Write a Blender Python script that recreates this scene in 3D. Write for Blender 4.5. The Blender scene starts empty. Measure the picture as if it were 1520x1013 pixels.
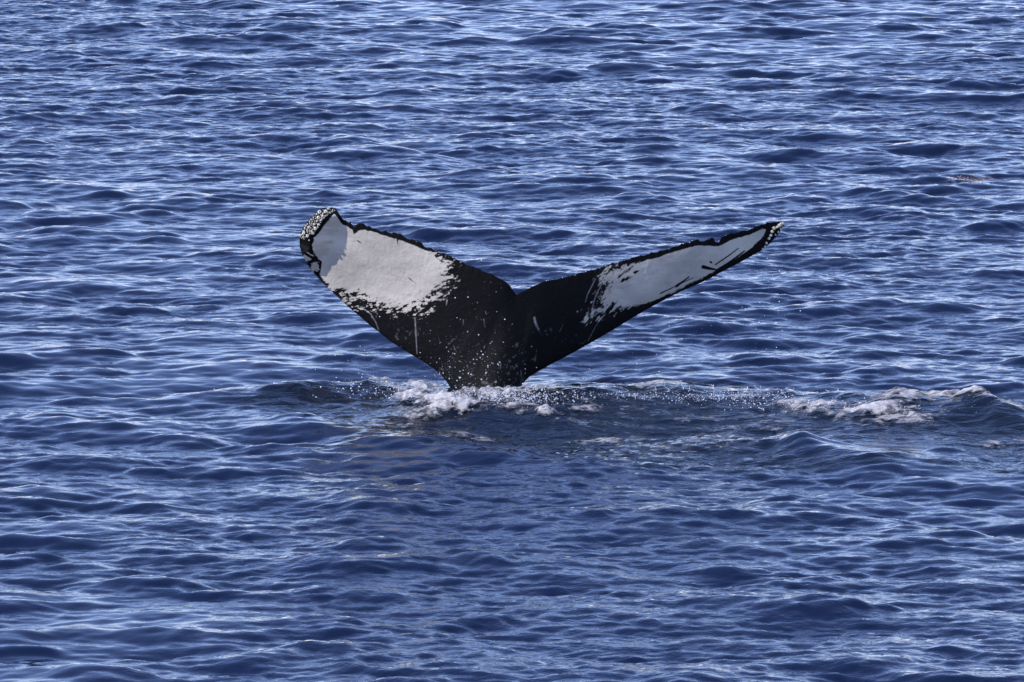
import bpy, math, random
import numpy as np
from mathutils import Vector, Matrix

random.seed(7)
rng = np.random.RandomState(11)
S = bpy.context.scene
COL = S.collection

# ------------------------------------------------------------------ camera
CAM = np.array([0.0, -59.14, 10.14])
PITCH = math.radians(9.30)
FPX = 9600.0                                   # focal length in pixels of the 1520 px wide photograph
cam_d = bpy.data.cameras.new('camera')
cam_d.sensor_width = 36.0
cam_d.lens = 36.0 * FPX / 1520.0
cam_d.clip_start = 1.0
cam_d.clip_end = 20000.0
cam = bpy.data.objects.new('camera', cam_d)
COL.objects.link(cam)
cam.location = CAM
cam.rotation_euler = (math.radians(90) - PITCH, 0, 0)
S.camera = cam

# ------------------------------------------------------------------ sky and sun
SUN_ELEV = math.radians(42)
SUN_AZ = math.radians(-112)                    # from +Y (away from the camera) clockwise; negative = left
world = bpy.data.worlds.new('World')
S.world = world
world.use_nodes = True
wn = world.node_tree
wn.nodes.clear()
sky = wn.nodes.new('ShaderNodeTexSky')
sky.sky_type = 'NISHITA'
sky.sun_disc = False
sky.sun_elevation = SUN_ELEV
sky.sun_rotation = SUN_AZ
sky.altitude = 800
sky.air_density = 1.0
sky.dust_density = 0.0
sky.ozone_density = 3.0
bg = wn.nodes.new('ShaderNodeBackground')
bg.inputs[1].default_value = 0.15
wo = wn.nodes.new('ShaderNodeOutputWorld')
tint = wn.nodes.new('ShaderNodeMix'); tint.data_type = 'RGBA'; tint.blend_type = 'MULTIPLY'
tint.inputs[0].default_value = 1.0
tint.inputs[7].default_value = (1.09, 0.99, 1.22, 1)      # the photograph's cool violet white balance
wn.links.new(sky.outputs[0], tint.inputs[6])
wn.links.new(tint.outputs[2], bg.inputs[0])
wn.links.new(bg.outputs[0], wo.inputs[0])

sun_d = bpy.data.lights.new('sun', 'SUN')
sun_d.energy = 3.2
sun_d.angle = math.radians(0.5)
sun_d.color = (1.0, 0.95, 0.98)
sun = bpy.data.objects.new('sun', sun_d)
COL.objects.link(sun)
sdir = Vector((math.sin(SUN_AZ) * math.cos(SUN_ELEV), math.cos(SUN_AZ) * math.cos(SUN_ELEV), math.sin(SUN_ELEV)))
sun.rotation_euler = sdir.to_track_quat('Z', 'Y').to_euler()

S.view_settings.view_transform = 'Standard'
S.view_settings.look = 'None'
S.view_settings.exposure = 0.72
S.view_settings.gamma = 1.0
S.view_settings.use_curve_mapping = False
S.cycles.max_bounces = 6

# ------------------------------------------------------------------ helpers
cp, sp = math.cos(PITCH), math.sin(PITCH)

def ray(px, py):
    px = np.asarray(px, float); py = np.asarray(py, float)
    a = (px - 760.0) / FPX
    b = -(py - 506.5) / FPX
    # camera forward (0,cp,-sp), up (0,sp,cp)
    return a, cp + b * sp, -sp + b * cp

def at(px, py, Y):
    """World point seen at a photo pixel, at world depth y = Y."""
    dx, dy, dz = ray(px, py)
    k = (np.asarray(Y, float) - CAM[1]) / dy
    return np.stack([CAM[0] + dx * k, CAM[1] + dy * k, CAM[2] + dz * k], -1)

def on_water(px, py):
    dx, dy, dz = ray(px, py)
    k = -CAM[2] / dz
    return CAM[0] + dx * k, CAM[1] + dy * k

def to_px(x, y, z=0.0):
    X = x - CAM[0]; Yv = y - CAM[1]; Z = z - CAM[2]
    f = Yv * cp - Z * sp
    u = Yv * sp + Z * cp
    return 760 + FPX * X / f, 506.5 - FPX * u / f

_lat = np.random.RandomState(5).rand(256, 256)

def vnoise(x, y, seed=0):
    x = np.asarray(x) + seed * 17.31; y = np.asarray(y) + seed * 9.77
    xi = np.floor(x).astype(int); yi = np.floor(y).astype(int)
    fx = x - xi; fy = y - yi
    fx = fx * fx * (3 - 2 * fx); fy = fy * fy * (3 - 2 * fy)
    a = _lat[xi % 256, yi % 256]; b = _lat[(xi + 1) % 256, yi % 256]
    c = _lat[xi % 256, (yi + 1) % 256]; d = _lat[(xi + 1) % 256, (yi + 1) % 256]
    return (a * (1 - fx) + b * fx) * (1 - fy) + (c * (1 - fx) + d * fx) * fy

def fbm(x, y, octv=4, seed=0, gain=0.5):
    s = 0; a = 1.0; t = 0.0
    for i in range(octv):
        c, q = math.cos(0.6 * i), math.sin(0.6 * i)
        s = s + a * vnoise((x * c - y * q) * 2 ** i, (x * q + y * c) * 2 ** i, seed + i * 3)
        t += a; a *= gain
    return s / t

def sstep(a, b, x):
    t = np.clip((x - a) / (b - a), 0, 1)
    return t * t * (3 - 2 * t)

def mesh_from(name, verts, faces, mat, parent=None, smooth=True, link=True):
    verts = np.asarray(verts, np.float32); faces = np.asarray(faces, np.int32)
    me = bpy.data.meshes.new(name)
    n = faces.shape[1]
    me.vertices.add(len(verts)); me.vertices.foreach_set('co', verts.ravel())
    me.loops.add(faces.size); me.loops.foreach_set('vertex_index', faces.ravel())
    me.polygons.add(len(faces))
    me.polygons.foreach_set('loop_start', np.arange(0, faces.size, n, dtype=np.int32))
    me.polygons.foreach_set('loop_total', np.full(len(faces), n, np.int32))
    me.update(calc_edges=True)
    me.polygons.foreach_set('use_smooth', np.full(len(faces), smooth, bool))
    me.materials.append(mat)
    if not link:
        return me
    o = bpy.data.objects.new(name, me)
    COL.objects.link(o)
    if parent: o.parent = parent
    return o

def fattr(o, name, vals):
    a = o.data.attributes.new(name, 'FLOAT', 'POINT')
    a.data.foreach_set('value', np.asarray(vals, np.float32).ravel())

def grid_faces(nu, nv):
    i = np.arange(nu * nv).reshape(nu, nv)
    return np.stack([i[:-1, :-1], i[1:, :-1], i[1:, 1:], i[:-1, 1:]], -1).reshape(-1, 4)

# ------------------------------------------------------------------ materials
def new_mat(name):
    m = bpy.data.materials.new(name); m.use_nodes = True
    nt = m.node_tree
    return m, nt, nt.nodes['Principled BSDF']

def N(nt, kind, **kw):
    n = nt.nodes.new(kind)
    for k, v in kw.items(): setattr(n, k, v)
    return n

def noise(nt, vec, scale, detail=4, rough=0.55, dist=0.0):
    n = N(nt, 'ShaderNodeTexNoise')
    n.inputs['Scale'].default_value = scale; n.inputs['Detail'].default_value = detail
    n.inputs['Roughness'].default_value = rough; n.inputs['Distortion'].default_value = dist
    if vec is not None: nt.links.new(vec, n.inputs['Vector'])
    return n.outputs['Fac']

def math_n(nt, op, a, b=None, c=None, clamp=False):
    n = N(nt, 'ShaderNodeMath', operation=op); n.use_clamp = clamp
    for i, v in enumerate((a, b, c)):
        if v is None: continue
        if isinstance(v, (int, float)): n.inputs[i].default_value = v
        else: nt.links.new(v, n.inputs[i])
    return n.outputs[0]

def mixc(nt, fac, a, b):
    n = N(nt, 'ShaderNodeMix', data_type='RGBA')
    if isinstance(fac, (int, float)): n.inputs[0].default_value = fac
    else: nt.links.new(fac, n.inputs[0])
    for i, v in ((6, a), (7, b)):
        if isinstance(v, tuple): n.inputs[i].default_value = v + (1,)
        else: nt.links.new(v, n.inputs[i])
    return n.outputs[2]

def attr(nt, name):
    return N(nt, 'ShaderNodeAttribute', attribute_name=name).outputs['Fac']

def mapped(nt, scale=(1, 1, 1), rot=(0, 0, 0)):
    tc = N(nt, 'ShaderNodeTexCoord'); mp = N(nt, 'ShaderNodeMapping')
    mp.inputs['Scale'].default_value = scale; mp.inputs['Rotation'].default_value = rot
    nt.links.new(tc.outputs['Object'], mp.inputs['Vector'])
    return mp.outputs[0]

# sea water
M_WATER, nt, pb = new_mat('sea_water')
pb.inputs['IOR'].default_value = 1.34
churn = attr(nt, 'churn'); gust = attr(nt, 'gust')
v1 = mapped(nt, (1.0, 1.35, 1.0), (0, 0, 0.15))
v2 = mapped(nt, (1.0, 1.2, 1.0), (0, 0, -0.4))
n1 = noise(nt, v1, 7.0, 3, 0.55, 0.4)
n2 = noise(nt, v2, 17.0, 3, 0.6, 0.3)
v3 = mapped(nt, (0.55, 1.3, 1.0), (0, 0, 0.1))
n3 = noise(nt, v3, 7.0, 3, 0.55, 0.6)
h = math_n(nt, 'ADD', math_n(nt, 'MULTIPLY', n1, math_n(nt, 'MULTIPLY_ADD', gust, 0.008, 0.0025)),
           math_n(nt, 'MULTIPLY', n2, math_n(nt, 'MULTIPLY_ADD', gust, 0.0035, 0.0010)))
h = math_n(nt, 'ADD', h, math_n(nt, 'MULTIPLY', n3, math_n(nt, 'MULTIPLY', churn, 0.026)))
bp = N(nt, 'ShaderNodeBump'); bp.inputs['Strength'].default_value = 1.0; bp.inputs['Distance'].default_value = 1.0
nt.links.new(h, bp.inputs['Height'])
nt.links.new(bp.outputs[0], pb.inputs['Normal'])
nt.links.new(mixc(nt, churn, (0.004, 0.009, 0.027), (0.0045, 0.008, 0.015)), pb.inputs['Base Color'])
nt.links.new(math_n(nt, 'MULTIPLY_ADD', churn, 0.01, 0.025), pb.inputs['Roughness'])

# foam: lace of bubbles, open between the strands
M_FOAM, nt, pb = new_mat('white_foam')
v = mapped(nt, (0.5, 0.8, 1))
f = noise(nt, v, 12, 8, 0.72, 0.5)
g = noise(nt, v, 45, 4, 0.7)
vo = N(nt, 'ShaderNodeTexVoronoi', feature='DISTANCE_TO_EDGE'); vo.inputs['Scale'].default_value = 14
nt.links.new(v, vo.inputs['Vector'])
lace = math_n(nt, 'SUBTRACT', 0.22, vo.outputs['Distance'])
dens = attr(nt, 'froth')
a_ = math_n(nt, 'ADD', math_n(nt, 'MULTIPLY_ADD', f, 5.0, -2.75), math_n(nt, 'MULTIPLY_ADD', dens, 0.95, math_n(nt, 'MULTIPLY', lace, 0.35)))
al = math_n(nt, 'MULTIPLY', a_, 1.3, clamp=True)
nt.links.new(al, pb.inputs['Alpha'])
f2_ = noise(nt, mapped(nt, (0.7, 1.0, 1)), 24, 5, 0.7, 0.6)
fac = math_n(nt, 'ADD', math_n(nt, 'MULTIPLY_ADD', g, 0.9, -1.02), math_n(nt, 'MULTIPLY_ADD', dens, 0.55, math_n(nt, 'MULTIPLY', f2_, 1.6)), clamp=True)
nt.links.new(mixc(nt, fac, (0.07, 0.08, 0.10), (0.50, 0.475, 0.44)), pb.inputs['Base Color'])
pb.inputs['Roughness'].default_value = 0.7
bp = N(nt, 'ShaderNodeBump'); bp.inputs['Strength'].default_value = 0.5; bp.inputs['Distance'].default_value = 0.015
nt.links.new(math_n(nt, 'ADD', f, g), bp.inputs['Height']); nt.links.new(bp.outputs[0], pb.inputs['Normal'])

# water drops in the air
M_DROP, nt, pb = new_mat('water_drop')
pb.inputs['Base Color'].default_value = (0.82, 0.83, 0.85, 1)
pb.inputs['Roughness'].default_value = 0.12
pb.inputs['IOR'].default_value = 1.5

# clear bubble film
M_BUB, nt, pb = new_mat('bubble_film')
pb.inputs['Base Color'].default_value = (0.9, 0.92, 0.95, 1)
pb.inputs['Roughness'].default_value = 0.03
pb.inputs['IOR'].default_value = 1.4
pb.inputs['Alpha'].default_value = 0.35

# whale skin
M_SKIN, nt, pb = new_mat('whale_skin')
v = mapped(nt)
pig = attr(nt, 'pigment'); scar = attr(nt, 'scar')
fine = noise(nt, v, 45, 5, 0.7)
blot = noise(nt, v, 5, 4, 0.6)
fine2 = noise(nt, mapped(nt, (1, 1, 2.5), (0, 0.35, 0)), 38, 6, 0.8, 0.4)
pig2 = math_n(nt, 'ADD', pig, math_n(nt, 'MULTIPLY_ADD', fine2, 1.2, -0.6))
edge = N(nt, 'ShaderNodeMapRange'); edge.inputs[1].default_value = 0.36; edge.inputs[2].default_value = 0.64
nt.links.new(pig2, edge.inputs[0])
white = mixc(nt, math_n(nt, 'MULTIPLY_ADD', noise(nt, mapped(nt, (1, 1, 1.8)), 1.6, 5, 0.6), 2.0, -0.5, clamp=True), (0.27, 0.243, 0.20), (0.62, 0.555, 0.45))
black = mixc(nt, blot, (0.0035, 0.0035, 0.0035), (0.007, 0.0068, 0.0065))
fleck = math_n(nt, 'MULTIPLY_ADD', noise(nt, mapped(nt, (0.5, 1, 2.2), (0, 0.3, 0)), 16, 6, 0.75), 3.4, -1.95, clamp=True)
white = mixc(nt, math_n(nt, 'MULTIPLY', fleck, 0.55), white, (0.16, 0.145, 0.13))
c = mixc(nt, edge.outputs[0], black, white)
c = mixc(nt, scar, c, (0.34, 0.33, 0.33))
nt.links.new(c, pb.inputs['Base Color'])
pb.inputs['Roughness'].default_value = 0.62
pb.inputs['Specular IOR Level'].default_value = 0.05
bp = N(nt, 'ShaderNodeBump'); bp.inputs['Strength'].default_value = 0.6; bp.inputs['Distance'].default_value = 0.01
nt.links.new(math_n(nt, 'ADD', noise(nt, v, 30, 4, 0.6), math_n(nt, 'MULTIPLY', blot, 1.0)), bp.inputs['Height'])
nt.links.new(bp.outputs[0], pb.inputs['Normal'])

# barnacle shell
M_BARN, nt, pb = new_mat('barnacle_shell')
v = mapped(nt)
oi = N(nt, 'ShaderNodeObjectInfo')
b = mixc(nt, noise(nt, v, 60, 3), (0.34, 0.30, 0.21), (0.86, 0.81, 0.68))
b = mixc(nt, math_n(nt, 'MULTIPLY', oi.outputs['Random'], 0.5), b, (0.45, 0.40, 0.30))
nt.links.new(b, pb.inputs['Base Color'])
pb.inputs['Roughness'].default_value = 0.6

# seaweed
M_WEED, nt, pb = new_mat('brown_seaweed')
v = mapped(nt)
nt.links.new(mixc(nt, noise(nt, v, 9, 3), (0.10, 0.050, 0.025), (0.30, 0.16, 0.08)), pb.inputs['Base Color'])
pb.inputs['Roughness'].default_value = 0.45

# ------------------------------------------------------------------ the sea surface
DX = 0.035
NX, NY = 1024, 2048
LX, LY = NX * DX, NY * DX

def synth(seed, lam_p, lam_lo, lam_hi, power, main_dir, spread, iso):
    r = np.random.RandomState(seed)
    kx = 2 * np.pi * np.fft.fftfreq(NX, DX)[:, None]
    ky = 2 * np.pi * np.fft.fftfreq(NY, DX)[None, :]
    k = np.hypot(kx, ky); k[0, 0] = 1
    lam = 2 * np.pi / k
    kp = 2 * np.pi / lam_p
    P = k ** (-power) * np.exp(-1.0 * (kp / k) ** 2)
    P *= sstep(lam_lo * 0.75, lam_lo * 1.25, lam) * (1 - sstep(lam_hi * 0.8, lam_hi * 1.25, lam))
    c = (kx * math.cos(main_dir) + ky * math.sin(main_dir)) / k
    D = np.abs(c) ** spread + iso
    P *= D; P[0, 0] = 0
    g = (r.randn(NX, NY) + 1j * r.randn(NX, NY)) * np.sqrt(P)
    hh = np.fft.ifft2(g).real
    Hk = np.fft.fft2(hh)
    mss = np.sqrt(np.mean(np.fft.ifft2(1j * kx * Hk).real ** 2 + np.fft.ifft2(1j * ky * Hk).real ** 2))
    Hk /= mss
    hh = np.fft.ifft2(Hk).real
    ddx = np.fft.ifft2(-1j * kx / k * Hk).real
    ddy = np.fft.ifft2(-1j * ky / k * Hk).real
    return hh, ddx, ddy

# long chop, medium chop, short ripples; each normalised to a unit rms slope
BANDS = [
    (synth(21, 2.0, 0.75, 7.0, 4.0, math.radians(78), 2.5, 0.10), 0.072, 1.3),
    (synth(22, 0.66, 0.25, 1.1, 4.0, math.radians(96), 5.0, 0.08), 0.076, 1.0),
    (synth(23, 0.26, 0.10, 0.36, 3.5, math.radians(88), 5.0, 0.12), 0.132, 0.7),
]

def sample(tile, u, v):
    a = (u / DX) % NX; b = (v / DX) % NY
    i = np.floor(a).astype(int); j = np.floor(b).astype(int)
    fa = a - i; fb = b - j
    i %= NX; j %= NY
    i1 = (i + 1) % NX; j1 = (j + 1) % NY
    return (tile[i, j] * (1 - fa) * (1 - fb) + tile[i1, j] * fa * (1 - fb)
            + tile[i, j1] * (1 - fa) * fb + tile[i1, j1] * fa * fb)

def seg_dist(x, y, x1, y1, x2, y2):
    dx, dy = x2 - x1, y2 - y1
    t = np.clip(((x - x1) * dx + (y - y1) * dy) / (dx * dx + dy * dy), 0, 1)
    return x - (x1 + t * dx), y - (y1 + t * dy), t

# outline of the churned water the tail left (photo pixels on the water plane, then metres)
CH = [(340, 590), (420, 574), (560, 566), (700, 572), (900, 572), (1080, 574), (1250, 590), (1420, 598), (1600, 606),
      (1600, 712), (1400, 700), (1180, 704), (1000, 702), (880, 690), (780, 678), (640, 672), (540, 650), (460, 625), (370, 604)]
CHX, CHY = on_water([p[0] for p in CH], [p[1] for p in CH])

def poly_sd(x, y, PX, PY):
    """Signed distance to a polygon, positive inside."""
    d = np.full(np.shape(x), 1e9); ins = np.zeros(np.shape(x), bool)
    n = len(PX)
    for i in range(n):
        x1, y1, x2, y2 = PX[i], PY[i], PX[(i + 1) % n], PY[(i + 1) % n]
        ex, ey, _ = seg_dist(x, y, x1, y1, x2, y2)
        d = np.minimum(d, ex * ex + ey * ey)
        cond = ((y1 > y) != (y2 > y))
        with np.errstate(divide='ignore', invalid='ignore'):
            xi = (x2 - x1) * (y - y1) / (y2 - y1 + 1e-12) + x1
        ins ^= cond & (x < xi)
    return np.where(ins, 1, -1) * np.sqrt(d)

# ridges of disturbed water: photo pixels of both ends, height, front width, back width
RIDGES = [
    (345, 590, 430, 586, 0.10, 0.30, 0.35), (420, 590, 550, 582, 0.09, 0.35, 0.35),
    (570, 588, 640, 594, 0.05, 0.45, 0.35), (640, 612, 700, 616, 0.07, 0.30, 0.30),
    (840, 584, 1000, 588, 0.05, 1.5, 0.25), (1000, 588, 1230, 600, 0.06, 1.4, 0.25),
    (1230, 604, 1330, 614, 0.09, 0.40, 0.35), (1320, 618, 1460, 622, 0.155, 0.60, 0.45),
    (1460, 622, 1600, 640, 0.12, 0.45, 0.45), (720, 620, 830, 630, 0.09, 0.40, 0.50),
    (480, 640, 640, 664, 0.07, 0.50, 0.50), (640, 664, 880, 686, 0.08, 0.45, 0.60),
    (1185, 672, 1290, 688, 0.10, 0.30, 1.10), (1290, 690, 1400, 692, 0.06, 0.30, 0.90),
    (900, 655, 1080, 660, 0.06, 0.40, 0.40), (1080, 650, 1180, 668, 0.08, 0.40, 0.40),
    (780, 770, 960, 764, 0.07, 0.55, 0.70),
]
RW = []
BOWL = on_water(960, 618); SLICK = on_water(1310, 674)
for a, b_, c_, d_, hh, wf, wb in RIDGES:
    (xa, xb), (ya, yb) = on_water([a, c_], [b_, d_])
    RW.append((xa, ya, xb, yb, hh, wf, wb))

def sea(u, v, su=None, sv=None):
    """Displaced sea surface point for the rest position (u, v), with its churn and gust values."""
    u = np.asarray(u, float); v = np.asarray(v, float)
    sp_ = np.zeros_like(u) if su is None else np.maximum(su, sv)
    X = u.copy(); Y = v.copy(); Z = np.zeros_like(u)
    near = (np.abs(u) < 12) & (v > -20) & (v < 45)
    sd = np.full(u.shape, -50.0)
    q = (u > -6) & (u < 12) & (v > -9) & (v < 5)
    wob = 0.35 * (fbm(u * 1.6, v * 1.2, 3, 40) - 0.5)
    sd[q] = poly_sd(u[q], v[q], CHX, CHY)
    ch = sstep(-0.15, 0.30, sd + wob * 1.6)
    gust = sstep(0.36, 0.66, fbm(u * 0.11 + 3, v * 0.085, 3, 12) * 0.75 + 0.25 * fbm(u * 0.6, v * 0.35, 2, 15))
    dark = np.exp(-((u - BOWL[0]) / 1.55) ** 4 - ((v - BOWL[1]) / 1.15) ** 4)
    flat = np.exp(-(((u - SLICK[0]) / 0.85) ** 2 + ((v - SLICK[1]) / 0.55) ** 2) ** 2)
    Z += dark * 0.125 * (v - BOWL[1]) + flat * 0.05 * (SLICK[1] - v)
    amps = ((1.0 - 0.55 * ch) * (1 - .5 * flat), (1.0 - 0.30 * ch) * (1 - 0.45 * dark) * (1 - .6 * flat), (0.55 + 0.75 * gust) * (1 + 0.3 * ch) * (1 - 0.5 * dark) * (1 - .75 * flat))
    ch = ch * (1 - flat)
    cuts = (0.9, 0.34, 0.12)
    for (tile, slope, chop), am, lc in zip(BANDS, amps, cuts):
        w = slope * am * (1 - sstep(lc * 0.45, lc * 1.6, sp_))
        Z += w * sample(tile[0], u, v)
        X += w * chop * sample(tile[1], u, v)
        Y += w * chop * sample(tile[2], u, v)
    pk = sstep(0.52, 0.85, fbm(u * 1.1 + 4, v * 1.9, 3, 130)) * (1 - ch) * (1 - sstep(0.3, 1.2, sp_))
    Z += 0.055 * pk
    lump = 0.25 + 0.95 * fbm(u * 1.9, v * 1.4, 3, 61)
    for xa, ya, xb, yb, hh, wf, wb in RW:
        m = (np.abs(u - (xa + xb) / 2) < abs(xb - xa) / 2 + 2.0) & (np.abs(v - (ya + yb) / 2) < abs(yb - ya) / 2 + 3.0)
        if not m.any(): continue
        ex, ey, _ = seg_dist(u[m], v[m] + 0.25 * (fbm(u[m] * 1.3, v[m] * 0.3, 2, 77) - 0.5), xa, ya, xb, yb)
        wy = np.where(ey < 0, wf, wb)
        Z[m] += hh * lump[m] * np.exp(-(ey / wy) ** 2 - (ex / 0.35) ** 2)
    # rough, lumpy surface inside the churned water
    Z += ch * (0.05 * (fbm(u * 2.6, v * 3.4, 4, 90, 0.6) - 0.5) - 0.07 * np.abs(fbm(u * 2.0, v * 3.0, 4, 95, 0.55) - 0.5))
    return X, Y, Z, ch, gust

def stretch(lo, hi, far):
    i0, i1 = int(round(lo / DX)), int(round(hi / DX))
    core = np.arange(i0, i1 + 1) * DX
    out = []; d = DX; p = core[-1]
    while p < far:
        d *= 1.18; p += d; out.append(p)
    up = np.array(out)
    out = []; d = DX; p = core[0]
    while p > -far:
        d *= 1.18; p -= d; out.append(p)
    return np.concatenate([np.array(out)[::-1], core, up])

gx = stretch(-9.0, 9.0, 6000.0)
gy = stretch(-15.5, 36.0, 6000.0)
U, V = np.meshgrid(gx, gy, indexing='ij')
SU = np.broadcast_to(np.gradient(gx)[:, None], U.shape); SV = np.broadcast_to(np.gradient(gy)[None, :], U.shape)
X, Y, Z, CHN, GST = sea(U.ravel(), V.ravel(), SU.ravel(), SV.ravel())
water = mesh_from('sea_water', np.stack([X, Y, Z], -1), grid_faces(len(gx), len(gy)), M_WATER)
water['kind'] = 'structure'
fattr(water, 'churn', CHN); fattr(water, 'gust', GST)
del U, V, SU, SV, X, Y, Z, CHN, GST

# ------------------------------------------------------------------ the whale's tail
whale = bpy.data.objects.new('humpback_whale', None)
COL.objects.link(whale)
whale['label'] = 'black and white humpback whale tail fluke raised above the blue sea, barnacles on both tips'
whale['category'] = 'whale'

# outlines in photo pixels; None = ordinary vertex, a number = span station shared by both edges
TOP = [(457, 328, 0), (462, 323), (471, 315), (482, 308.5), (488, 309.5), (493, 307.8), (498, 310, .10), (502, 315), (505, 320), (510, 326), (513, 326.5),
       (517, 331), (521, 330), (524, 336), (526, 338.5, .20), (529, 334), (534.6, 332.2), (539, 331.5), (543, 336), (548, 336), (553, 340), (558, 339.5), (564, 343), (572, 343),
       (580, 345.6), (588, 346), (596, 348.5), (603.7, 354), (612, 356), (619, 359), (626, 361), (629.6, 367, .50), (637, 368), (643, 370), (651, 374.5), (659, 376),
       (665, 379), (680, 385.5), (691.8, 393), (702, 396), (711, 399.6, .80), (721, 404), (730.3, 407), (743.6, 414.4, .92), (751, 418.8), (757, 424, 1.0),
       (761.4, 431.4), (766.5, 438, 1.1), (771.7, 435), (780.6, 430.7, 1.2), (790, 425.5), (797.5, 422.4), (804, 419.5), (811, 417.5, 1.28), (827, 414.5),
       (845, 410.6), (854, 408.5), (862.7, 404.7), (875, 402.5), (886, 398.8, 1.5), (896, 396), (906, 391.8), (917, 390), (927.8, 386), (940, 382.5), (950, 379.5), (958.8, 378.5),
       (968, 374.7), (976, 374), (983, 371.9, 1.75), (991, 371), (998, 368), (1005, 366), (1013, 361.6), (1021, 361), (1028, 357.5), (1035.6, 355), (1041, 358.5),
       (1050, 355.8), (1059, 352.8), (1062, 358.5), (1067, 359.5), (1071, 352), (1078, 348.5), (1086, 345.6, 2.0), (1091, 347), (1100, 343.5), (1108.8, 341.9), (1118, 338.5),
       (1127.5, 334.4), (1134, 332.5), (1140.7, 329.9, 2.12), (1150, 331), (1155, 329.5), (1160.4, 330), (1164, 334.5, 2.2)]
BOT = [(457, 328, 0), (451, 336), (446, 346), (444.6, 356), (445, 366, .10), (448, 377), (453.7, 388.7), (461.6, 400.6), (475.4, 416.4, .20), (489, 429.5),
       (499, 439), (515, 454), (536, 471.6), (552, 485.5), (562, 492.5), (578, 506, .50), (599.5, 519.7), (623, 534), (642, 546, .80), (654, 555.5),
       (663, 567, .92), (668, 575), (672, 590), (674, 610), (674, 650, 1.0), (720, 650, 1.1), (766, 650, 1.2), (766, 610), (768, 590), (772, 576), (778, 567.5), (785.7, 559.7, 1.28),
       (799.5, 551.4), (819, 540.5), (848.9, 525, 1.5), (878.5, 508.3), (914, 487.6), (937.7, 472.8), (964.4, 457.2, 1.75), (987, 445), (1011, 432.8),
       (1034, 423), (1056, 412.5), (1071, 404, 2.0), (1090, 394.4), (1109, 384), (1129.4, 372.8, 2.12), (1141, 363.5), (1152, 352), (1160, 342), (1164, 334.5, 2.2)]

def station_curve(pts, s):
    P = np.array([(p[0], p[1]) for p in pts], float)
    L = np.concatenate([[0], np.cumsum(np.hypot(*np.diff(P, axis=0).T))])
    idx = [i for i, p in enumerate(pts) if len(p) == 3]
    st = [pts[i][2] for i in idx]
    sv = np.interp(L, L[idx], st)
    return np.interp(s, sv, P[:, 0]), np.interp(s, sv, P[:, 1])

NS, NT = 760, 130
ss = np.linspace(0, 2.2, NS)
ss = ss + 0.03 * np.sin(ss / 2.2 * 2 * np.pi) * 0   # even spacing
tt = 0.5 - 0.5 * np.cos(np.linspace(0, np.pi, NT))
tt = 0.35 * tt + 0.65 * np.linspace(0, 1, NT)
tx, ty = station_curve(TOP, ss)
bx_, by_ = station_curve(BOT, ss)
tx0 = np.convolve(np.pad(tx, 40, mode='edge'), np.hanning(81) / np.hanning(81).sum(), 'valid'); ty0 = np.convolve(np.pad(ty, 40, mode='edge'), np.hanning(81) / np.hanning(81).sum(), 'valid')
near_tip = (sstep(0.02, 0.12, ss) * sstep(0.02, 0.12, 2.2 - ss))
tx0 = tx + (tx0 - tx) * near_tip; ty0 = ty + (ty0 - ty) * near_tip
ty = ty + (vnoise(tx * 0.33, tx * 0.0, 4) - 0.5) * 2.4 * sstep(0.05, 0.2, ss) * (1 - 0.85 * np.exp(-((ss - 1.1) / 0.33) ** 4))
t6 = sstep(0.80, 1.0, tt)
PXg = bx_[:, None] + (tx0 - bx_)[:, None] * tt[None, :] + (tx - tx0)[:, None] * t6[None, :]
PYg = by_[:, None] + (ty0 - by_)[:, None] * tt[None, :] + (ty - ty0)[:, None] * t6[None, :]

RIM = [(446, 362), (444, 350), (450, 337), (461, 322), (471, 314), (482, 307), (497, 306)]
def depth_of(px, py, s, t):
    """World y of the mid surface: wings swept back, left tip curled towards the camera."""
    xr = (px - 740) / 160.0
    hgt = (575 - py) / 160.0
    r = np.maximum(xr, 0); l = np.maximum(-xr, 0)
    rr = np.sqrt(r * r + 0.04) - 0.2; ll = np.sqrt(l * l + 0.04) - 0.2
    y = 0.57 * rr + 0.16 * ll
    hc = np.clip(hgt, -0.3, 2)
    y = y + 0.34 * hc - 0.125 * hc * np.abs(hc)                       # leans away at the top
    # the left tip curls forward
    e = np.clip((505 - px + 0.30 * (py - 345) * 0.0) / 160.0, 0, 1)
    q = (px - (508 - 0.48 * (py - 335)) + 9 * (fbm(px * .02, py * .09, 3, 88) - 0.5)) / 160.0
    cq = np.clip(-q, 0, 1)
    y = y - 0.75 * (np.sqrt(cq * cq + 0.0009) - 0.03)
    # and its crusted rim rolls back again
    best = np.full(np.shape(px), 99.0)
    for i in range(len(RIM) - 1):
        ex, ey, _ = seg_dist(px, py, *RIM[i], *RIM[i + 1])
        best = np.minimum(best, np.hypot(ex, ey))
    m = (15 - best) / 160.0
    y = y + 1.7 * (m + np.sqrt(m * m + 0.0001)) / 2
    return y

Sg = np.broadcast_to(ss[:, None], PXg.shape); Tg = np.broadcast_to(tt[None, :], PXg.shape)
Yg = depth_of(PXg, PYg, Sg, Tg)
d_end = np.minimum(ss, 2.2 - ss)
wing = 0.012 + 0.075 * sstep(0.0, 0.9, d_end)
prof = 2.1 * np.sqrt(np.clip(tt, 0, 1)) * (1 - tt) ** 0.8
mid = np.exp(-((ss - 1.1) / 0.13) ** 2)
stock = (1 - sstep(0.2, 0.98, tt)) * 0.17
TH = wing[:, None] * prof[None, :] + mid[:, None] * stock[None, :] * 0.9
TH *= sstep(0, 0.04, d_end)[:, None] ** 0.5
relief = (0.008 * (fbm(PXg * 0.03, PYg * 0.05, 3, 33) - 0.5) + 0.0035 * np.clip(vnoise(PXg * 0.13, PYg * 0.28, 35) - 0.7, 0, 1) / 0.3 * vnoise(PXg * .03, PYg * .04, 36)) * np.minimum(TH / 0.03, 1)
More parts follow.
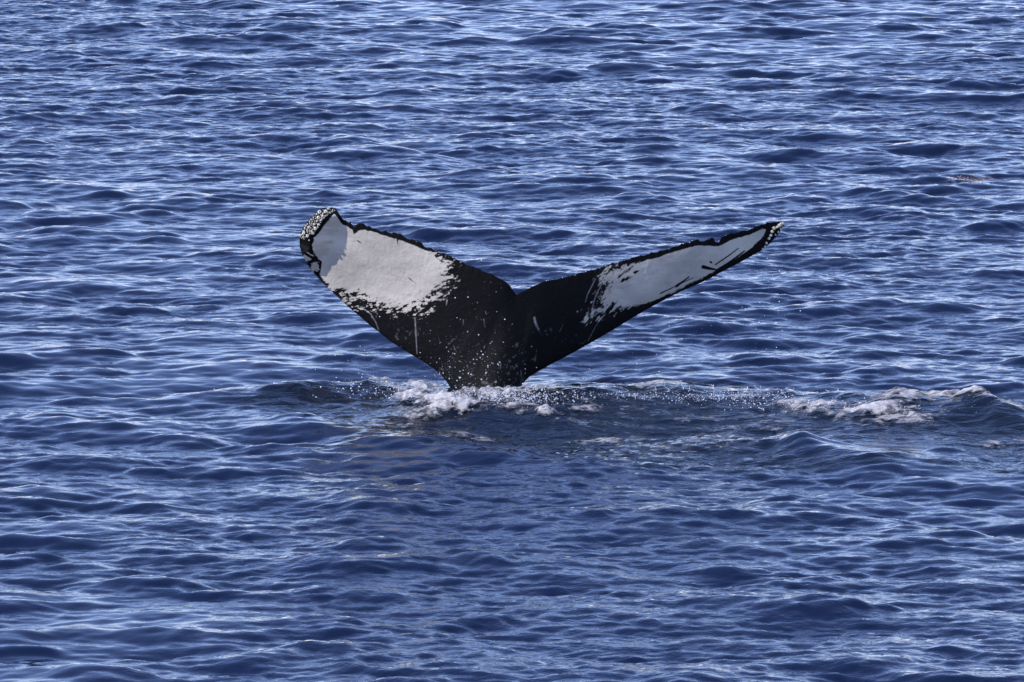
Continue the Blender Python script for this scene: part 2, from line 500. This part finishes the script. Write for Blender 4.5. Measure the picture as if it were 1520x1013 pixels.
front = at(PXg, PYg, Yg - TH + relief)
back = at(PXg, PYg, Yg + TH * 0.8)
nf = grid_faces(NS, NT)
verts = np.concatenate([front.reshape(-1, 3), back.reshape(-1, 3)])
faces = np.concatenate([nf, nf[:, ::-1] + NS * NT])

# pigment
LW = [(496, 317), (486, 329), (476, 342), (468, 352), (463, 364), (466, 376), (472, 384), (475, 392), (473, 404), (480, 417), (492, 428), (504, 434), (520, 437),
      (545, 446), (575, 455), (600, 460), (622, 455), (636, 444), (648, 430), (660, 418), (666, 404), (665, 388), (652, 378), (640, 375), (629, 371.5), (618, 366),
      (606, 361), (590, 356), (570, 350), (556, 345), (541, 341), (534, 342.5), (528, 346), (525.5, 348), (523, 341), (516, 337), (509, 334), (503, 326)]
RWH = [(900, 402), (922, 396), (945, 391), (975, 383), (1010, 371), (1036, 365), (1060, 366), (1068, 365.5), (1085, 357), (1112, 349), (1130, 341), (1137, 340), (1137, 345),
       (1130, 354), (1118, 367), (1102, 378), (1080, 391), (1052, 408), (1022, 422), (992, 437), (965, 449), (940, 454), (912, 458), (884, 468), (872, 468), (888, 448), (895, 425)]
px = PXg.ravel(); py = PYg.ravel()
def mask(poly):
    return poly_sd(px, py, [p[0] for p in poly], [p[1] for p in poly])
sdl = mask(LW); sdr = mask(RWH)
# streaky noise drawn out along the fluke
def streak(ax, f1, f2, seed):
    c, s_ = math.cos(ax), math.sin(ax)
    a = px * c + py * s_; b = -px * s_ + py * c
    return fbm(a * f1, b * f2, 4, seed, 0.65) - 0.5
rag_l = np.clip(sstep(-24, 4, py - (430 + (px - 500) * 0.14)) + sstep(610, 655, px), 0, 1) * sstep(360, 385, py)
nl = streak(math.radians(-22), 0.09, 0.26, 3) * 46 + streak(math.radians(-20), 0.22, 0.7, 9) * 40 + streak(math.radians(80), 0.2, 0.7, 19) * 22
pl = sdl + nl * 0.05
rag_r = np.clip(1 - sstep(905, 990, px), 0, 1)
nr = streak(math.radians(-38), 0.07, 0.30, 5) * 46 + streak(math.radians(-50), 0.2, 0.7, 8) * 34
low_r = sstep(0, 8, 14 - np.abs(sdr)) * sstep(-2, 2, py - (475 - (px - 890) * 0.42))
pr = sdr + nr * 0.06
# black marks inside the white
def stroke(pts, w0, w1=None):
    w1 = w0 if w1 is None else w1
    best = np.full(px.shape, -99.0)
    for i in range(len(pts) - 1):
        ex, ey, t = seg_dist(px, py, *pts[i], *pts[i + 1])
        f0 = (i + t) / (len(pts) - 1)
        best = np.maximum(best, (w0 + (w1 - w0) * f0) - np.hypot(ex, ey))
    return best
for pts, w0, w1 in [([(1044, 396.5), (1054, 399), (1063, 400.5)], 3.0, 1.2), ([(1062, 393), (1080, 381), (1096, 369)], 1.0, .8),
                    ([(1063, 402), (1082, 390), (1105, 373)], 1.6, 1.0), ([(1004, 425), (1014, 418), (1023, 411)], 2.0, .8), ([(1056, 390), (1054, 389)], 1.6, 1.2),
                    ([(955, 380), (920, 412)], .1, .1), ([(925, 417), (938, 411)], 2.2, 0.8), ([(942, 405), (948, 402)], 1.6, 1), ([(980, 436), (1030, 412)], 0.9, .5)]:
    pr = np.minimum(pr, -stroke(pts, w0, w1) * 1.5)
for pts, w0, w1 in [([(531, 358), (536, 361)], 1.0, .6), ([(532, 430), (535, 446)], 1.6, 1.8), ([(607, 413), (617, 421)], 0.8, 0.4), ([(449, 372), (464, 382), (476, 389)], 2.2, 1.6),
                    ([(476, 389), (474, 402), (472, 409)], 1.8, 2.0), ([(455, 390), (468, 400)], 1.8, 1.0), ([(590, 357), (590, 362)], 1.2, .6)]:
    pl = np.minimum(pl, -stroke(pts, w0, w1) * 1.5)
# patches of grey between the black strokes at the left tip edge
tipg = np.minimum(6 - np.hypot((px - 456) * .8, (py - 382)), 8) + streak(0.9, .2, .35, 12) * 14
pl = np.maximum(pl, np.minimum(tipg, -stroke([(446, 372), (476, 391)], 2.0) * 1.5) * 0.7)
tipg2 = np.minimum(6 - np.hypot((px - 466), (py - 396) * .8), 8) + streak(0.9, .2, .35, 14) * 12
pl = np.maximum(pl, tipg2 * 0.6)
fl = (streak(math.radians(-20), 0.07, 0.2, 3) * 1.3 + streak(math.radians(-15), 0.16, 0.42, 9) * 1.5 + streak(math.radians(70), 0.3, 0.5, 19) * 0.9)
fr = (streak(math.radians(-40), 0.06, 0.25, 5) * 1.5 + streak(math.radians(-50), 0.18, 0.45, 8) * 1.5 + streak(math.radians(40), 0.3, 0.5, 29) * 0.7)
rr_ = np.maximum(rag_r, low_r * .5)
al_ = 0.5 + pl * (0.32 - 0.29 * rag_l) + 1.3 * fl * rag_l * sstep(44, 14, np.abs(sdl))
ar_ = 0.5 + pr * (0.32 - 0.285 * rr_) + fr * rr_ * sstep(34, 12, np.abs(sdr))
pig = np.clip(np.maximum(al_, ar_), 0, 1)
sc = np.zeros_like(px)
for pts, w, k in [([(616, 472), (617.5, 500), (619, 526)], 1.2, .8), ([(536, 456), (550, 466), (558, 479), (562, 490)], 1.1, .75), ([(793, 472), (795, 480), (800, 490)], 1.7, 1),
                  ([(873, 506), (884, 485), (898, 464)], .75, .5), ([(663.5, 446), (662.5, 453)], 1.3, .9), ([(687.5, 475), (688, 482)], .9, .5), ([(718, 474), (720, 486)], .9, .4),
                  ([(831, 492), (836, 481)], .8, .35), ([(884, 414), (872, 438), (869, 449)], 1.1, .7), ([(893, 422), (884, 440), (879, 458)], 1.2, .8), ([(743, 540), (743, 548)], .9, .5),
                  ([(795, 530), (795, 537)], 1.0, .35), ([(654, 414), (657, 424)], 1.0, .6)]:
    sc = np.maximum(sc, k * .8 * sstep(-0.4, 0.6, stroke(pts, w * .75, w * .35)) * (0.45 + 0.9 * fbm(px * .3, py * .25, 2, 50)))
sc = np.clip(sc, 0, 1)
# small pale flecks over the black skin near the stock
fle = vnoise(px * .38, py * .34, 71) * vnoise(px * .05, py * .05, 72)
sc = np.maximum(sc, 0.15 * sstep(0.63, 0.74, fle) * sstep(455, 520, py))
zero = np.zeros(NS * NT)
fluke = mesh_from('tail_fluke', verts, faces, M_SKIN, whale)
fattr(fluke, 'pigment', np.concatenate([pig, zero])); fattr(fluke, 'scar', np.concatenate([sc, zero]))
# weld the two skins along their shared edges so that the tail is one closed surface
import bmesh
bm = bmesh.new(); bm.from_mesh(fluke.data)
bm.verts.ensure_lookup_table()
edge_v = [v_ for v_ in bm.verts if v_.is_boundary]
bmesh.ops.remove_doubles(bm, verts=edge_v, dist=0.0006)
bm.to_mesh(fluke.data); bm.free()

# barnacles on the tips, each one a small cratered cone
def barnacle_mesh(seed):
    r = np.random.RandomState(seed); n = 9; V_ = []; F_ = []
    for rad, z in ((1.0, -0.3), (0.92, 0.25), (0.62, 0.85), (0.42, 0.80), (0.25, 0.45)):
        for k in range(n):
            a = 2 * math.pi * k / n
            q = rad * (1 + 0.18 * r.randn() * (rad > .5))
            V_.append((q * math.cos(a), q * math.sin(a), z + 0.06 * r.randn()))
    for i in range(4):
        for k in range(n):
            F_.append((i * n + k, i * n + (k + 1) % n, (i + 1) * n + (k + 1) % n, (i + 1) * n + k))
    return mesh_from('barnacle', V_, F_, M_BARN, link=False)
BM = [barnacle_mesh(i) for i in range(4)]
nbarn = 0
def barnacle(px_, py_, rad_px, sink=0.3):
    global nbarn
    s_ = rad_px / 160.0
    y = float(depth_of(np.array(px_, float), np.array(py_, float), 0, 0))
    d0 = np.argmin((PXg - px_) ** 2 + (PYg - py_) ** 2)
    p = front.reshape(-1, 3)[d0]
    q = at(px_, py_, p[1])
    o = bpy.data.objects.new('barnacle', BM[nbarn % 4]); COL.objects.link(o)
    o.parent = whale
    o.location = (q[0], q[1] - s_ * 0.1, q[2])
    nrm = Vector((random.uniform(-.5, .3), -1, random.uniform(-.1, .6))).normalized()
    o.rotation_euler = nrm.to_track_quat('Z', 'Y').to_euler()
    o.scale = (s_, s_, s_ * random.uniform(.6, 1.0))
    nbarn += 1
# right tip: a row along the leading edge
for a, b_, r_ in [(1132, 370.5, 2.0), (1135.5, 366.5, 1.9), (1137.5, 361, 2.4), (1141, 354.5, 2.4), (1143.5, 349.5, 2.2), (1146, 344, 2.4), (1149, 339, 3.0),
                  (1153, 337.5, 2.2), (1156, 335.5, 2.4), (1159, 333.5, 2.6), (1162, 332, 2.2), (1158.5, 341, 2.4), (1155, 344.5, 1.6), (1151, 349, 1.5), (1161.5, 337, 1.8)]:
    barnacle(a, b_, r_)
# left tip: a crusted band along the tip edge
band = [(446, 352), (447, 346), (452, 338), (459, 329.5), (467, 321), (475, 314.5), (483, 311), (491, 310), (496, 311)]
BP = np.array(band, float)
BL = np.concatenate([[0], np.cumsum(np.hypot(*np.diff(BP, axis=0).T))])
placed = []
tries = 0
while len(placed) < 110 and tries < 6000:
    tries += 1
    l = random.uniform(0, BL[-1])
    a = np.interp(l, BL, BP[:, 0]); b_ = np.interp(l, BL, BP[:, 1])
    w = np.interp(l / BL[-1], [0, .1, .3, .6, .85, 1], [6, 13, 19, 14, 9, 3])
    k = random.random() ** 1.3 * w
    a += k * 0.62; b_ += k * 0.62
    r_ = 0.9 + 2.5 * random.random() ** 1.3 * (1.1 - 0.45 * k / 19)
    if any((a - c_[0]) ** 2 + (b_ - c_[1]) ** 2 < ((r_ + c_[2]) * 1.04) ** 2 for c_ in placed): continue
    placed.append((a, b_, r_)); barnacle(a, b_, r_)
for a, b_, r_ in [(467, 354, 1.8), (463, 344, 1.6), (459, 357, 1.2)]:
    barnacle(a, b_, r_)

# ------------------------------------------------------------------ foam lying on the churned water
def foam_sheet(name, blobs, res, lift, seed, thr=-0.10, sx=9, sy=6):
    """blobs: photo px centre, half sizes px, strength. Cells below the threshold are left out."""
    x0, x1 = 1e9, -1e9; y0, y1 = 1e9, -1e9; B = []
    for (cx, cy, rx, ry, k) in blobs:
        X_, Y_ = on_water([cx - rx, cx + rx, cx, cx, cx], [cy, cy, cy - ry, cy + ry, cy])
        B.append((X_[4], Y_[4], (X_[1] - X_[0]) / 2, (Y_[2] - Y_[3]) / 2, k))
        x0 = min(x0, X_[0]); x1 = max(x1, X_[1]); y0 = min(y0, Y_[3]); y1 = max(y1, Y_[2])
    u = np.arange(x0 - .1, x1 + .1, res); v_ = np.arange(y0 - .1, y1 + .1, res * 1.5)
    U_, V_ = np.meshgrid(u, v_, indexing='ij')
    D = np.zeros_like(U_)
    for (cx, cy, rx, ry, k) in B:
        D = np.maximum(D, k * np.exp(-1.1 * (((U_ - cx) / rx) ** 2 + ((V_ - cy) / ry) ** 2)))
    n1_ = fbm(U_ * sx + 1.5 * vnoise(U_ * 4, V_ * 4, seed + 5), V_ * sy, 5, seed, .62)
    rid = 1 - np.abs(2 * fbm(U_ * sx * .45, V_ * sy * .4, 4, seed + 20, .6) - 1) * 2.2
    m = D * 1.15 + 1.1 * (n1_ - 0.5) + 0.55 * rid - 0.72 - thr
    m = np.where(D < 0.05, -1, m)
    X_, Y_, Z_, _, _ = sea(U_.ravel(), V_.ravel())
    den = np.clip(m, 0, 1)
    Z_ = Z_ + 0.016 + 0.016 * den.ravel() + np.clip(m.ravel(), 0, 1) ** 1.3 * lift * (0.5 + 1.3 * fbm(U_.ravel() * 12, V_.ravel() * 9, 3, seed + 33) ** 1.0) * sstep(0, 0.25, m.ravel())
    i = np.arange(U_.size).reshape(U_.shape)
    F = grid_faces(*U_.shape)
    keep = (m.ravel()[F] > -0.12).sum(1) >= 3
    den = np.clip(m + 0.12, 0, 1)
    F = F[keep]
    used = np.unique(F); re = -np.ones(U_.size, int); re[used] = np.arange(len(used))
    o = mesh_from(name, np.stack([X_, Y_, Z_], -1)[used], re[F], M_FOAM)
    fattr(o, 'froth', den.ravel()[used])
    o['kind'] = 'stuff'
    return o

f1 = foam_sheet('sea_foam', [(622, 585, 40, 6, 1.05), (658, 607, 40, 9, 1.35), (605, 598, 36, 8, .9), (735, 596, 65, 8, .85), (672, 619, 44, 4.5, 1.1), (808, 624, 20, 4, 1.0),
                             (570, 575, 60, 5, .55), (782, 586, 10, 2, .7), (815, 625, 16, 5, 1.0), (770, 618, 40, 6, .6), (640, 622, 50, 6, .65), (735, 590, 60, 5, .8)],
                0.011, 0.05, 301, thr=-0.12)
f1['label'] = 'white churned foam and splash around the base of the whale tail'
f1['category'] = 'foam'
f2 = foam_sheet('sea_foam', [(1215, 617, 45, 5, 1.0), (1290, 624, 60, 7, .95), (1335, 614, 60, 5, 1.15), (1400, 610, 50, 5, 1.3), (1440, 616, 30, 4, 1.2), (1500, 622, 40, 3, 1.0),
                             (1320, 632, 60, 6, .8), (1130, 604, 50, 5, .6), (1500, 625, 30, 4, .7), (1490, 657, 35, 4, .45), (1170, 612, 40, 4, .6)],
                0.012, 0.035, 402, thr=-.08, sx=3.5, sy=5)
f2['label'] = 'streaky white foam on the small breaking wave right of the tail'
f2['category'] = 'foam'
f3 = foam_sheet('sea_foam', [(900, 652, 60, 8, .62), (1050, 650, 60, 6, .5), (700, 650, 80, 9, .58), (560, 632, 60, 8, .45), (1000, 592, 130, 3.5, .72), (900, 588, 70, 2.5, .5),
                             (1000, 672, 90, 9, .48), (1100, 630, 90, 8, .5), (880, 612, 60, 5, .5)],
                0.013, 0.025, 503, thr=0.06, sx=4, sy=6)
f3['label'] = 'thin broken streaks of foam scattered over the dark churned water'
f3['category'] = 'foam'

# ------------------------------------------------------------------ droplets
ico_v = []; t_ = (1 + 5 ** .5) / 2
for a in (-1, 1):
    for b_ in (-t_, t_): ico_v += [(0, a, b_), (a, b_, 0), (b_, 0, a)]
ico_v = np.array(ico_v, float); ico_v /= np.linalg.norm(ico_v[0])
bm = bmesh.new()
for q in ico_v: bm.verts.new(q)
res_ = bmesh.ops.convex_hull(bm, input=bm.verts)
bm.verts.index_update()
ico_f = np.array([[v_.index for v_ in f_.verts] for f_ in bm.faces]); ico_v = np.array([v_.co[:] for v_ in bm.verts])
bm.free()

def drops(name, P, R, label, stretch_z=None):
    P = np.asarray(P); R = np.asarray(R); n = len(P)
    sc3 = np.stack([R, R, R * (1 if stretch_z is None else stretch_z)], -1)
    V_ = (ico_v[None] * sc3[:, None, :] + P[:, None, :]).reshape(-1, 3)
    F_ = (ico_f[None] + (np.arange(n) * len(ico_v))[:, None, None]).reshape(-1, 3)
    o = mesh_from(name, V_, F_, M_DROP)
    o['kind'] = 'stuff'; o['label'] = label; o['category'] = 'water drops'
    return o

def cloud(n, cx, cy, sx, sy, Y0, dY, r0, r1, shape='g'):
    a = rng.randn(n) if shape == 'g' else rng.uniform(-1.6, 1.6, n)
    b = rng.randn(n)
    P = at(cx + sx * a, cy + sy * b, Y0 + dY * rng.randn(n))
    R = 0.8 * r0 + (r1 - r0) * rng.rand(n) ** 5
    return P, R

def above(P, R):
    _, _, Z_, _, _ = sea(P[:, 0], P[:, 1])
    k = P[:, 2] > Z_ - 0.02
    return P[k], R[k]

parts = [cloud(3200, 745, 591, 50, 8, -1.1, .25, .0012, .0065), cloud(500, 810, 592, 40, 7, -1.0, .25, .0015, .008), cloud(320, 560, 580, 45, 8, -.5, .3, .0018, .009),
         cloud(420, 695, 545, 42, 24, -.55, .15, .0014, .007), cloud(130, 690, 480, 45, 38, -.6, .15, .0014, .007), cloud(90, 540, 545, 30, 30, -.2, .2, .002, .007),
         cloud(60, 380, 580, 25, 5, 0, .2, .002, .007)]
P = np.concatenate([p[0] for p in parts]); R = np.concatenate([p[1] for p in parts])
drops('water_drops', *above(P, R), 'spray of fine water drops flying around the base of the tail')
parts = [cloud(2300, 1010, 589, 105, 4, -.85, .15, .0012, .0055, 'u'), cloud(1000, 1060, 592, 50, 5, -1.0, .2, .0012, .006), cloud(500, 1190, 600, 55, 6, -1.4, .25, .0012, .007),
         cloud(300, 1330, 606, 65, 5, -1.7, .2, .0012, .006), cloud(30, 930, 550, 60, 22, 0, .3, .002, .006)]
P = np.concatenate([p[0] for p in parts]); R = np.concatenate([p[1] for p in parts])
drops('water_drops', *above(P, R), 'long low line of splashing drops right of the tail')
parts = [cloud(70, 1143, 470, 18, 52, 1.3, .1, .002, .0085), cloud(30, 1020, 500, 60, 25, 1.0, .2, .002, .006)]
P = np.concatenate([p[0] for p in parts]); R = np.concatenate([p[1] for p in parts])
drops('water_drops', P, R, 'sparse drops dripping from the right fluke tip')
# drops clinging along the trailing edge
si = np.concatenate([rng.uniform(1.2, 2.1, 45), rng.uniform(.15, .7, 14)])
ex_, ey_ = station_curve(TOP, si)
P = at(ex_, ey_ + rng.uniform(-1.2, .8, len(si)), depth_of(ex_, ey_, si, 1) - .005)
drops('water_drops', P, .0015 + .003 * rng.rand(len(si)) ** 3, 'tiny drops clinging along the upper edges of the fluke')

# splash crowns: thin tapering jets of water
def jets(n, boxes, label):
    V_ = []; F_ = []
    for _ in range(n):
        cx, cy, sx, sy, Y0, h0 = random.choice(boxes)
        p = at(cx + random.uniform(-1, 1) * sx, cy + random.gauss(0, 1) * sy, Y0 + random.gauss(0, .15))
        z0 = float(sea(np.array([p[0]]), np.array([p[1]]))[2][0])
        hgt = h0 * random.uniform(.2, 1) ** 1.6 ; r_ = random.uniform(.0016, .0036)
        dx = random.gauss(0, .8) * hgt; dy = random.gauss(0, .35) * hgt
        b0 = len(V_)
        for j, (kz, kr) in enumerate(((-.1, 1.4), (.3, .9), (.65, .55), (.92, .8), (1.0, .15))):
            for m_ in range(5):
                a = 2 * math.pi * m_ / 5
                V_.append((p[0] + dx * kz * kz + r_ * kr * math.cos(a), p[1] + dy * kz * kz + r_ * kr * math.sin(a), z0 + hgt * kz))
        for j in range(4):
            for m_ in range(5):
                F_.append((b0 + j * 5 + m_, b0 + j * 5 + (m_ + 1) % 5, b0 + (j + 1) * 5 + (m_ + 1) % 5, b0 + (j + 1) * 5 + m_))
    o = mesh_from('splash_jets', V_, F_, M_DROP)
    o['kind'] = 'stuff'; o['label'] = label; o['category'] = 'splash'
jets(35, [(1010, 592, 130, 4, -.6, .04), (1060, 594, 70, 4, -.7, .05)], 'tiny upright jets of water along the splash line right of the tail')
jets(110, [(740, 600, 70, 5, -.5, .05), (600, 590, 60, 6, -.4, .035), (1200, 604, 60, 4, -.7, .04)], 'small upright jets of water at the foot of the tail')

# a single bubble in the foam
bm = bmesh.new()
bmesh.ops.create_uvsphere(bm, u_segments=28, v_segments=16, radius=0.055)
me = bpy.data.meshes.new('bubble'); bm.to_mesh(me); bm.free()
for p_ in me.polygons: p_.use_smooth = True
me.materials.append(M_BUB)
bub = bpy.data.objects.new('bubble', me); COL.objects.link(bub)
q = at(667, 598, -0.75); bub.location = q
bub['label'] = 'clear round bubble sitting in the white foam before the tail'; bub['category'] = 'bubble'

# ------------------------------------------------------------------ floating seaweed, upper right
wx, wy = on_water(1440, 270)
V_ = []; F_ = []
for i in range(80):
    a = random.gauss(0, .14) ; b_ = random.gauss(0, .16)
    u_ = wx + a * 1.3; v2_ = wy + b_
    X_, Y_, Z_, _, _ = sea(np.array([u_]), np.array([v2_]))
    l_ = random.uniform(.02, .06); w_ = random.uniform(.004, .010); an = random.uniform(0, math.pi)
    c_, s_ = math.cos(an), math.sin(an); z = Z_[0] + random.uniform(.004, .03); dz = random.uniform(-.015, .02)
    b0 = len(V_)
    for (p1, p2, p3) in ((-l_, 0, -dz), (-l_ * .2, w_, 0), (l_, 0, dz), (-l_ * .2, -w_, .003)):
        V_.append((X_[0] + p1 * c_ - p2 * s_, Y_[0] + p1 * s_ + p2 * c_, z + p3))
    F_.append((b0, b0 + 1, b0 + 2, b0 + 3))
weed = mesh_from('floating_seaweed', V_, F_, M_WEED, smooth=False)
weed['label'] = 'small orange brown seaweed patch floating on the sea at upper right'
weed['category'] = 'seaweed'
weed['kind'] = 'stuff'
